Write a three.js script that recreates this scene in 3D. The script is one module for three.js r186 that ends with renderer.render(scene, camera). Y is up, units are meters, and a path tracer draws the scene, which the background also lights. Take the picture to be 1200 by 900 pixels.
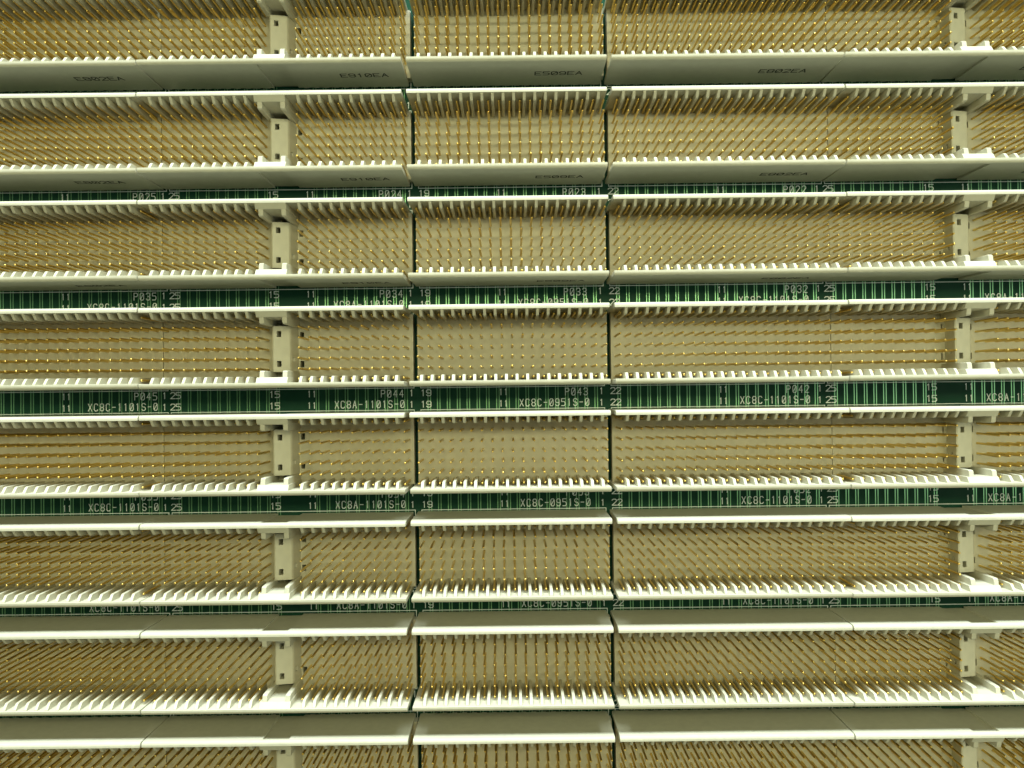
import * as THREE from 'three';
import { RoundedBoxGeometry } from 'three/addons/geometries/RoundedBoxGeometry.js';
import { mergeGeometries } from 'three/addons/utils/BufferGeometryUtils.js';
import { RectAreaLightUniformsLib } from 'three/addons/lights/RectAreaLightUniformsLib.js';
import { Brush, Evaluator, SUBTRACTION } from 'three-bvh-csg';

const MM = 0.001;                      // everything below is laid out in millimetres

// ---------------------------------------------------------------- camera
const FLOOR = 3.1;                     // top of a connector's base above the board
const scene = new THREE.Scene();
const camera = new THREE.PerspectiveCamera(46.87, 4 / 3, 0.005, 10);
camera.position.set(0, 0, (177 + FLOOR) * MM);
camera.rotation.set(0.0096, 0, -0.0115);
scene.add(camera);

// ---------------------------------------------------------------- light
RectAreaLightUniformsLib.init();
scene.background = new THREE.Color(0.04, 0.045, 0.03);      // the dim room round the rack
function areaLight(name, w, h, x, y, z, tx, ty, tz, color, intensity) {
  const l = new THREE.RectAreaLight(color, intensity, w, h);
  l.name = name;
  l.position.set(x, y, z);
  l.lookAt(tx, ty, tz);
  scene.add(l);
  return l;
}
areaLight('ceiling_light', 0.9, 0.20, 0.00, 0.78, 0.31, 0, 0, 0, new THREE.Color(0.88, 1.0, 0.97), 36);
areaLight('front_light', 0.30, 0.05, 0.03, 0.086, 0.36, 0.03, 0, 0, new THREE.Color(0.98, 0.94, 0.52), 14.5);
areaLight('left_light', 0.24, 0.24, -0.66, 0.12, 0.46, 0.06, 0, 0, new THREE.Color(0.94, 0.97, 0.64), 6);
areaLight('side_light', 0.30, 0.36, 0.31, 0.00, 0.38, 0.06, 0, 0, new THREE.Color(0.92, 1.0, 0.80), 2.0);

const renderer = new THREE.WebGLRenderer({ antialias: true });
renderer.toneMapping = THREE.LinearToneMapping;
renderer.toneMappingExposure = 1.0;
renderer.shadowMap.enabled = true;

// ---------------------------------------------------------------- helpers
let seed = 20240611;
const rnd = () => { seed = (seed * 1664525 + 1013904223) >>> 0; return seed / 4294967296; };
const jit = (a) => (rnd() * 2 - 1) * a;

const used = {};
function numbered(name) {
  const n = used[name] = (used[name] ?? -1) + 1;
  return n ? `${name}_${String(n).padStart(3, '0')}` : name;
}
function part(name, geometry, material, parent) {
  const m = new THREE.Mesh(geometry, material);
  m.name = name; m.castShadow = m.receiveShadow = true;
  parent.add(m);
  return m;
}
// millimetres to metres, with uv laid flat on each face (one repeat of a texture per 24 mm)
function scaleMM(g) {
  const p = g.attributes.position, n = g.attributes.normal, uv = new Float32Array(p.count * 2);
  for (let i = 0; i < p.count; i++) {
    const ax = Math.abs(n.getX(i)), ay = Math.abs(n.getY(i)), az = Math.abs(n.getZ(i));
    const u = ax > ay && ax > az ? p.getY(i) : p.getX(i), v = az >= ax && az >= ay ? p.getY(i) : p.getZ(i);
    uv[2 * i] = u / 24; uv[2 * i + 1] = v / 24;
  }
  g.setAttribute('uv', new THREE.BufferAttribute(uv, 2));
  return g.scale(MM, MM, MM);
}
function box(x0, x1, y0, y1, z0, z1) {
  const g = new THREE.BoxGeometry(x1 - x0, y1 - y0, z1 - z0);
  g.translate((x0 + x1) / 2, (y0 + y1) / 2, (z0 + z1) / 2);
  return g.toNonIndexed();
}
const ALONG_X = new THREE.Matrix4().makeBasis(new THREE.Vector3(0, 1, 0), new THREE.Vector3(0, 0, 1), new THREE.Vector3(1, 0, 0));
// a profile of [y, z] points swept from x0 to x1 with softened edges
function sweep(points, x0, x1, bevel = 0.1) {
  const s = new THREE.Shape(points.map(([y, z]) => new THREE.Vector2(y, z)));
  const g = new THREE.ExtrudeGeometry(s, {
    depth: x1 - x0 - 2 * bevel, steps: 1, bevelEnabled: bevel > 0, bevelThickness: bevel,
    bevelSize: bevel, bevelOffset: -bevel, bevelSegments: 2, curveSegments: 4,
  });
  g.translate(0, 0, bevel);
  g.applyMatrix4(ALONG_X);
  g.translate(x0, 0, 0);
  return g.index ? g.toNonIndexed() : g;
}
function merge(list) {
  const g = mergeGeometries(list.map((q) => { const c = q.index ? q.toNonIndexed() : q; for (const k of Object.keys(c.attributes)) if (!['position', 'normal', 'uv'].includes(k)) c.deleteAttribute(k); return c; }));
  return g;
}

// ---------------------------------------------------------------- textures: fine grain of moulded plastic and of the solder mask
function grain(size, lo, hi, coarse) {
  const d = new Uint8Array(size * size * 4), n = 32, lat = Array.from({ length: n * n }, rnd);
  const at = (x, y) => lat[(y % n) * n + (x % n)];
  for (let y = 0; y < size; y++) for (let x = 0; x < size; x++) {
    const u = x / size * n, v = y / size * n, i = u | 0, j = v | 0, f = u - i, g = v - j;
    const s = (at(i, j) * (1 - f) + at(i + 1, j) * f) * (1 - g) + (at(i, j + 1) * (1 - f) + at(i + 1, j + 1) * f) * g;
    const t = lo + (hi - lo) * (coarse * s + (1 - coarse) * rnd());
    const k = (y * size + x) * 4;
    d[k] = d[k + 1] = d[k + 2] = Math.round(255 * t); d[k + 3] = 255;
  }
  const t = new THREE.DataTexture(d, size, size);
  t.wrapS = t.wrapT = THREE.RepeatWrapping; t.magFilter = THREE.LinearFilter; t.needsUpdate = true;
  return t;
}
const maskRough = grain(256, 0.42, 0.60, 0.6);


// ---------------------------------------------------------------- materials
const mottle = grain(512, 0.86, 1.0, 0.55);
mottle.colorSpace = THREE.NoColorSpace;
const plastic = [[0.57, 0.555, 0.435], [0.55, 0.535, 0.415], [0.585, 0.57, 0.45]].map(([r, g, b]) =>
  new THREE.MeshPhysicalMaterial({ color: new THREE.Color().setRGB(r, g, b), map: mottle, roughness: 0.5, specularIntensity: 0.8 }));
const gold = [[0.81, 0.59, 0.165], [0.77, 0.545, 0.14], [0.84, 0.625, 0.20]].map(([r, g, b], i) =>
  new THREE.MeshStandardMaterial({ color: new THREE.Color().setRGB(r, g, b), metalness: 1, roughness: [0.32, 0.38, 0.28][i] }));
const mask = new THREE.MeshPhysicalMaterial({ color: new THREE.Color().setRGB(0.008, 0.052, 0.031), roughness: 1, roughnessMap: maskRough, specularIntensity: 0.25 });
const traceMat = new THREE.MeshStandardMaterial({ color: new THREE.Color().setRGB(0.20, 0.43, 0.24), roughness: 0.33, metalness: 0.9 });   // copper seen through the green mask
const silk = new THREE.MeshStandardMaterial({ color: new THREE.Color().setRGB(0.84, 0.92, 0.92), roughness: 0.7 });
const ink = new THREE.MeshStandardMaterial({ color: new THREE.Color().setRGB(0.012, 0.014, 0.012), roughness: 0.7 });

// ---------------------------------------------------------------- lettering: pen strokes on a 4 x 6 grid
const GLYPH = {
  0: [[0, 1, 0, 5, 1, 6, 3, 6, 4, 5, 4, 1, 3, 0, 1, 0, 0, 1], [0.6, 1.2, 3.4, 4.8]],
  1: [[1, 5, 2, 6, 2, 0]], 2: [[0, 5, 1, 6, 3, 6, 4, 5, 4, 4, 0, 0, 4, 0]],
  3: [[0, 5, 1, 6, 3, 6, 4, 5, 4, 4, 3, 3, 4, 2, 4, 1, 3, 0, 1, 0, 0, 1], [1.5, 3, 3, 3]],
  4: [[3, 0, 3, 6, 0, 2, 4, 2]], 5: [[4, 6, 0, 6, 0, 3.5, 3, 3.5, 4, 2.5, 4, 1, 3, 0, 0, 0]],
  6: [[4, 5, 3, 6, 1, 6, 0, 5, 0, 1, 1, 0, 3, 0, 4, 1, 4, 2.5, 3, 3.4, 0, 3.4]], 7: [[0, 6, 4, 6, 1.5, 0]],
  8: [[1, 3, 0, 4, 0, 5, 1, 6, 3, 6, 4, 5, 4, 4, 3, 3, 1, 3, 0, 2, 0, 1, 1, 0, 3, 0, 4, 1, 4, 2, 3, 3]],
  9: [[0, 1, 1, 0, 3, 0, 4, 1, 4, 5, 3, 6, 1, 6, 0, 5, 0, 3.6, 1, 2.7, 4, 2.7]],
  P: [[0, 0, 0, 6, 3, 6, 4, 5, 4, 4, 3, 3, 0, 3]], X: [[0, 0, 4, 6], [0, 6, 4, 0]],
  C: [[4, 5, 3, 6, 1, 6, 0, 5, 0, 1, 1, 0, 3, 0, 4, 1]], A: [[0, 0, 2, 6, 4, 0], [0.8, 2.2, 3.2, 2.2]],
  S: [[4, 5, 3, 6, 1, 6, 0, 5, 0, 4, 1, 3.1, 3, 2.9, 4, 2, 4, 1, 3, 0, 1, 0, 0, 1]],
  E: [[4, 6, 0, 6, 0, 0, 4, 0], [0, 3, 3, 3]], '-': [[0.3, 3, 3.7, 3]],
};
// strokes as thin slabs in the xy plane, z from z0 to z1
function lettering(text, x, y, height, pitch, pen, z0, z1, width = 0.58) {
  const out = [], w = pitch * width;
  [...text].forEach((c, i) => {
    for (const line of GLYPH[c] ?? []) for (let k = 0; k + 3 < line.length; k += 2) {
      const ax = x + i * pitch + line[k] / 4 * w, ay = y + (line[k + 1] / 6 - 0.5) * height;
      const bx = x + i * pitch + line[k + 2] / 4 * w, by = y + (line[k + 3] / 6 - 0.5) * height;
      const len = Math.hypot(bx - ax, by - ay) + pen * 0.8;
      const g = new THREE.BoxGeometry(len, pen, z1 - z0);
      g.rotateZ(Math.atan2(by - ay, bx - ax));
      g.translate((ax + bx) / 2, (ay + by) / 2, (z0 + z1) / 2 + rnd() * 0.004);
      out.push(g.toNonIndexed());
    }
  });
  return merge(out);
}

// ---------------------------------------------------------------- layout
const PITCH = 20.32;
const rowY = (r) => 9.09 + (4 - r) * PITCH;                // rows 1 (top) to 8 (bottom)
const KINDS = [                                            // the five connectors of a row, left to right
  { x0: -113.6, n: 22, keyed: false, code: 'E802EA', codeX: 28.9 },
  { x0: -69.6, n: 25, keyed: true, code: 'E910EA', codeX: 36.8 },
  { x0: -18.9, n: 19, keyed: false, code: 'E509EA', codeX: 24.1 },
  { x0: 19.8, n: 22, keyed: false, code: 'E802EA', codeX: 29.4 },
  { x0: 63.8, n: 25, keyed: true, code: 'E910EA', codeX: 36.8 },
];

// ---------------------------------------------------------------- the circuit board
const board = new THREE.Group();
board.name = 'circuit_board';
board.userData = { label: 'dark green circuit board with white lettering and vertical copper lines behind all connectors', category: 'circuit board' };
scene.add(board);
{
  const g = new RoundedBoxGeometry(290, 190, 3.2, 2, 0.3);
  g.translate(0, 0, -1.6);
  part('board_panel', scaleMM(g), mask, board);
  // bus traces: a pair in every channel between two columns of pins
  const list = [];
  const bar = (x) => {
    const w = 0.11, h = 0.06;
    const s = new THREE.Shape([[-w, -0.02], [w, -0.02], [w * 0.9, h * 0.6], [w * 0.7, h], [-w * 0.7, h], [-w * 0.9, h * 0.6]].map(([a, b]) => new THREE.Vector2(a, b)));
    const g = new THREE.ExtrudeGeometry(s, { depth: 180, bevelEnabled: false });
    g.rotateX(Math.PI / 2); g.translate(x, 90, 0);
    list.push(g);
  };
  for (const k of KINDS) for (let c = 1; c <= k.n; c++) {
    if (k.keyed && c >= 12 && c <= 14) continue;
    if (c === k.n) continue;
    const x = k.x0 + 2 * c + jit(0.06), half = 0.26;
    bar(x - half); bar(x + half);
  }
  const t = part('copper_trace', scaleMM(merge(list)), traceMat, board);
  t.userData.kind = 'stuff';
}
// white print on the board
function print(text, x, y, height, pitch, pen = 0.15, width = 0.58) {
  part('printed_text', scaleMM(lettering(text, x, y, height, pitch, pen, 0.062, 0.084, width)), silk, board);
}
const px = (p) => (p - 600) / 5.753;                        // photograph's pixel column to millimetres on the board
for (let r = 1; r <= 7; r++) {
  const y1 = rowY(r) - PITCH / 2 + 1.12, y2 = y1 - 2.12;
  const start = [px(158.8), px(447), px(662.3), px(921)], mid = ['1', '1', '1', '1'];
  [5, 4, 3, 2].forEach((d, i) => print(`P0${r}${d}`, start[i], y1, 1.42, 1.25));
  [[px(104.5), 'XC8C-1101S-0'], [px(393), 'XC8A-1101S-0'], [px(609), 'XC8C-0951S-0'], [px(867), 'XC8C-1101S-0'], [px(1155), 'XC8A-1101S-0']]
    .forEach(([x, s]) => print(s, x, y2, 1.42, 1.21));
  for (const [y, q] of [[y1 + 0.1, 0], [y2 - 0.1, 1]]) {
    for (const x of [193.2, 482, 704, 959.3]) print('1', px(x) - 0.25, y, 1.2, 1.2, 0.16);
    for (const [x, s] of [[200.8, '25'], [493.5, '19'], [715.3, '22'], [967, '25'], [316.5, '15'], [1084.5, '15']]) print(s, px(x), y, 1.22, 1.12, 0.16, 0.8);
    for (const x of [74.5, 361.5, 585.5, 842.5, 1129.5]) print('11', px(x), y, 1.2, 1.02, 0.16, 0.5);
  }
}
for (let r = 1; r <= 8; r++) for (const k of KINDS) {        // the outline printed round each connector
  const L = k.x0 + 0.25, R = k.x0 + 2 * k.n - 0.25, y = rowY(r), a = 7.86, w = 0.13;
  part('printed_outline', scaleMM(merge([
    box(L, R, y + a, y + a + w, 0.04, 0.066), box(L, R, y - a - w, y - a, 0.04, 0.066),
    box(L, L + w, y - a, y + a, 0.04, 0.066), box(R - w, R, y - a, y + a, 0.04, 0.066)])), silk, board);
}

// ---------------------------------------------------------------- connector pieces
const TOP = FLOOR + 11.1;                                    // free edge of the walls
const SHIFT = -0.5;                                          // the walls stand a little to the left of the base
// wall profile for the upper side (s = 1) or the lower side (s = -1)
const profile = (s) => {
  const p = [[6.8, 0.6], [7.66, 0.6], [7.66, TOP - 0.7], [7.62, TOP - 0.42], [7.5, TOP - 0.18], [7.3, TOP - 0.05], [7.1, TOP], [6.76, TOP], [6.7, TOP - 0.1]].map(([y, z]) => [y * s, z]);
  return s > 0 ? p : p.reverse();
};
const csg = new Evaluator();
csg.attributes = ['position', 'normal'];
csg.useGroups = false;
function cut(a, b) {
  for (const g of [a, b]) for (const k of Object.keys(g.attributes)) if (k !== 'position' && k !== 'normal') g.deleteAttribute(k);
  const A = new Brush(a), B = new Brush(b);
  A.updateMatrixWorld(); B.updateMatrixWorld();
  return csg.evaluate(A, B, SUBTRACTION).geometry;
}
function plain(g) {                                          // position and normal only, non-indexed, so that pieces merge
  const c = g.index ? g.toNonIndexed() : g;
  for (const k of Object.keys(c.attributes)) if (k !== 'position' && k !== 'normal') c.deleteAttribute(k);
  return c;
}
function wallGeometry(k, s) {
  const len = 2 * k.n, x0 = 0.11, x1 = len - 0.11, keyX = 25;
  let g = sweep(profile(s), x0, x1, 0.13);
  if (k.keyed) g = cut(g, box(keyX - 2.5, keyX + 2.5, Math.min(7.25 * s, 9 * s), Math.max(7.25 * s, 9 * s), -1, TOP - 0.95));
  const list = [plain(g)];
  for (let c = 0; c < k.n; c++) {                            // feet under the wall
    if (k.keyed && c >= 11 && c <= 13) continue;
    const x = 2 * c + 0.5;
    list.push(plain(box(x, x + 1.0, Math.min(6.6 * s, 7.56 * s), Math.max(6.6 * s, 7.56 * s), 0.06, 0.65)));
  }
  if (k.keyed) {
    list.push(plain(box(keyX - 2.45, keyX + 2.45, Math.min(6.6 * s, 7.2 * s), Math.max(6.6 * s, 7.2 * s), 0.06, 0.65)));
    // thickened middle with a sloping top
    list.push(plain(sweep([[6.85, FLOOR - 0.2], [6.85, TOP - 0.03], [6.72, TOP - 0.03], [5.72, TOP - 0.75], [5.66, TOP - 0.95], [5.66, FLOOR - 0.2]].map(([y, z]) => [y * s, z]), keyX - 2.95, keyX + 2.95, 0.06)));
  }
  return scaleMM(mergeGeometries(list));
}
const ribProfile = (s) => [[6.9, FLOOR - 0.1], [6.9, TOP - 0.25], [6.55, TOP - 0.3], [5.62, TOP - 1.2], [5.5, TOP - 1.5], [5.4, FLOOR - 0.1]].map(([y, z]) => [y * s, z]);
const ribGeo = { 1: scaleMM(sweep(ribProfile(1), -0.27, 0.27, 0.04)), [-1]: scaleMM(sweep(ribProfile(-1), -0.27, 0.27, 0.04)) };
const keyRibProfile = (s) => [[5.8, FLOOR - 0.1], [5.8, TOP - 0.85], [4.6, TOP - 1.1], [4.4, TOP - 1.5], [4.4, FLOOR - 0.1]].map(([y, z]) => [y * s, z]);
const keyRibGeo = { 1: scaleMM(sweep(keyRibProfile(1), -0.45, 0.45, 0.1)), [-1]: scaleMM(sweep(keyRibProfile(-1), -0.45, 0.45, 0.1)) };

// contact pins: a slim post with a rounded, slightly tapering tip
const PIN_TOP = FLOOR + 8.2;
function pinGeometry(r, tip) {
  const p = [[r, 0.4], [r, PIN_TOP - 0.95], [r * 0.97, PIN_TOP - 0.4], [r * (0.3 + tip), PIN_TOP - 0.16], [r * tip, PIN_TOP - 0.05], [r * tip * 0.5, PIN_TOP - 0.01], [0.001, PIN_TOP]];
  const g = new THREE.LatheGeometry(p.map(([a, b]) => new THREE.Vector2(a, b)), 8);
  g.rotateX(Math.PI / 2);
  return scaleMM(g);
}
const pinGeo = [pinGeometry(0.23, 0.64), pinGeometry(0.24, 0.68), pinGeometry(0.225, 0.60)];

function rect(x0, x1, y0, y1) {
  const p = new THREE.Path();
  p.moveTo(x0, y0); p.lineTo(x0, y1); p.lineTo(x1, y1); p.lineTo(x1, y0); p.closePath();
  return p;
}
function baseGeometry(k) {
  const len = 2 * k.n, e = 0.06;
  const s = new THREE.Shape();
  s.moveTo(e, -6.83); s.lineTo(len - e, -6.83); s.lineTo(len - e, 6.83); s.lineTo(e, 6.83); s.closePath();
  if (k.keyed) {
    const X = 25;
    s.holes.push(
      rect(X - 1.1, X + 1.6, 4.75, 5.6), rect(X - 1.1, X + 1.6, -5.6, -4.75),             // slots at the walls, between the key ribs
      rect(X + 2.35, X + 3.15, 2.25, 3.5), rect(X + 2.35, X + 3.15, -3.5, -2.25),         // openings beside the key block
      rect(X - 2.95, X - 2.68, 2.2, 3.6), rect(X - 2.95, X - 2.68, -3.6, -2.2),
      rect(X - 1.35, X - 0.4, 2.3, 3.55), rect(X - 1.35, X - 0.4, -3.55, -2.3));          // under the openings of the block
  }
  const g = new THREE.ExtrudeGeometry(s, { depth: FLOOR - 0.6, bevelEnabled: false });
  g.translate(0, 0, 0.6);
  return scaleMM(g);
}
function keyBlockGeometry() {                               // ridge across the middle: flat top, sloping right flank, two square openings, a small window
  const X = 25;
  const pts = [[X - 2.15, FLOOR - 0.1], [X + 2.1, FLOOR - 0.1], [X + 1.35, FLOOR + 3.0], [X + 1.1, FLOOR + 3.35], [X - 1.9, FLOOR + 4.0], [X - 2.15, FLOOR + 3.85]];
  const s = new THREE.Shape(pts.map(([a, b]) => new THREE.Vector2(a, b)));
  const g0 = new THREE.ExtrudeGeometry(s, { depth: 9.0, bevelEnabled: false });
  g0.rotateX(Math.PI / 2); g0.translate(0, 4.5, 0);
  let g = g0.index ? g0.toNonIndexed() : g0;
  for (const y of [2.92, -2.92]) g = cut(g, box(X - 1.3, X - 0.45, y - 0.58, y + 0.58, FLOOR - 1, FLOOR + 5));
  g = cut(g, box(X + 0.95, X + 3, -2.45, -1.65, FLOOR + 1.55, FLOOR + 2.5));
  g = cut(g, box(X - 3, X - 1.6, -2.45, -1.65, FLOOR + 1.55, FLOOR + 2.5));
  g = plain(g);
  return scaleMM(g);
}
const keyBlockGeo = keyBlockGeometry();

function makeConnector(k) {
  const root = new THREE.Group();                            // origin: left end of the base, on the board
  const mat = plastic[0];
  part('base', baseGeometry(k), mat, root);
  for (const s of [1, -1]) {
    const wall = part('wall', wallGeometry(k, s), mat, root);
    wall.position.x = SHIFT * MM;
    for (let c = 1; c < k.n; c++) {
      if (k.keyed && c >= 11 && c <= 14) continue;
      const rib = part('rib', ribGeo[s], mat, wall);
      rib.position.x = (2 * c + 0.35) * MM;
    }
    if (k.keyed) for (const dx of [-2.0, 2.35]) part('key_rib', keyRibGeo[s], mat, wall).position.x = (25 + dx) * MM;
    if (s < 0) {
      const g = lettering(k.code, 0, 0, 1.75, 1.6, 0.25, 0, 0.02, 0.72);
      const code = part('printed_code', scaleMM(g), ink, wall);
      code.rotation.x = Math.PI / 2;
      code.position.set((k.codeX - SHIFT) * MM, -7.66 * MM, 7.2 * MM);
    }
  }
  if (k.keyed) part('key_block', keyBlockGeo, mat, root);
  for (let c = 0; c < k.n; c++) {
    if (k.keyed && c >= 11 && c <= 13) continue;
    for (let y = -6; y <= 6; y += 2) part('pin', pinGeo[0], gold[0], root).position.set((2 * c + 1) * MM, y * MM, 0);
  }
  return root;
}

// ---------------------------------------------------------------- eight rows of five connectors
const ORD = ['', 'top', 'second', 'third', 'fourth', 'fifth', 'sixth', 'seventh', 'bottom'];
const WHERE = [
  'cream pin connector cut by the left picture edge',
  'cream pin connector with key block left of the dark gaps',
  'short cream pin connector between the two dark gaps',
  'cream pin connector without key block right of the dark gaps',
  'cream pin connector with key block at the right picture edge',
];
KINDS.forEach((k, i) => {
  const proto = makeConnector(k);
  for (let r = 1; r <= 8; r++) {
    const o = r === 1 ? proto : proto.clone();
    o.name = numbered('pin_connector');
    o.position.set((k.x0 + jit(0.03)) * MM, (rowY(r) + jit(0.06)) * MM, 0);
    const mark = r >= 2 && r <= 5 && i < 4 ? `, above P0${r}${5 - i}` : '';
    o.userData = { label: `${WHERE[i]}, ${ORD[r]} row${mark}`, category: 'connector', group: 'rows of cream pin connectors on the green board' };
    scene.add(o);
  }
});
// every pin stands a little differently, every housing has its own tone
for (const o of scene.children) {
  if (o.userData.category !== 'connector') continue;
  const m = plastic[Math.floor(rnd() * 3)];
  o.traverse((q) => {
    if (!q.isMesh) return;
    if (q.name === 'pin') {
      q.geometry = pinGeo[Math.floor(rnd() * 3)];
      q.material = gold[Math.floor(rnd() * 3)];
      q.rotation.set(jit(0.006), jit(0.006), rnd() * 6.28);
    } else if (q.material !== ink) q.material = m;
  });
}

renderer.render(scene, camera);
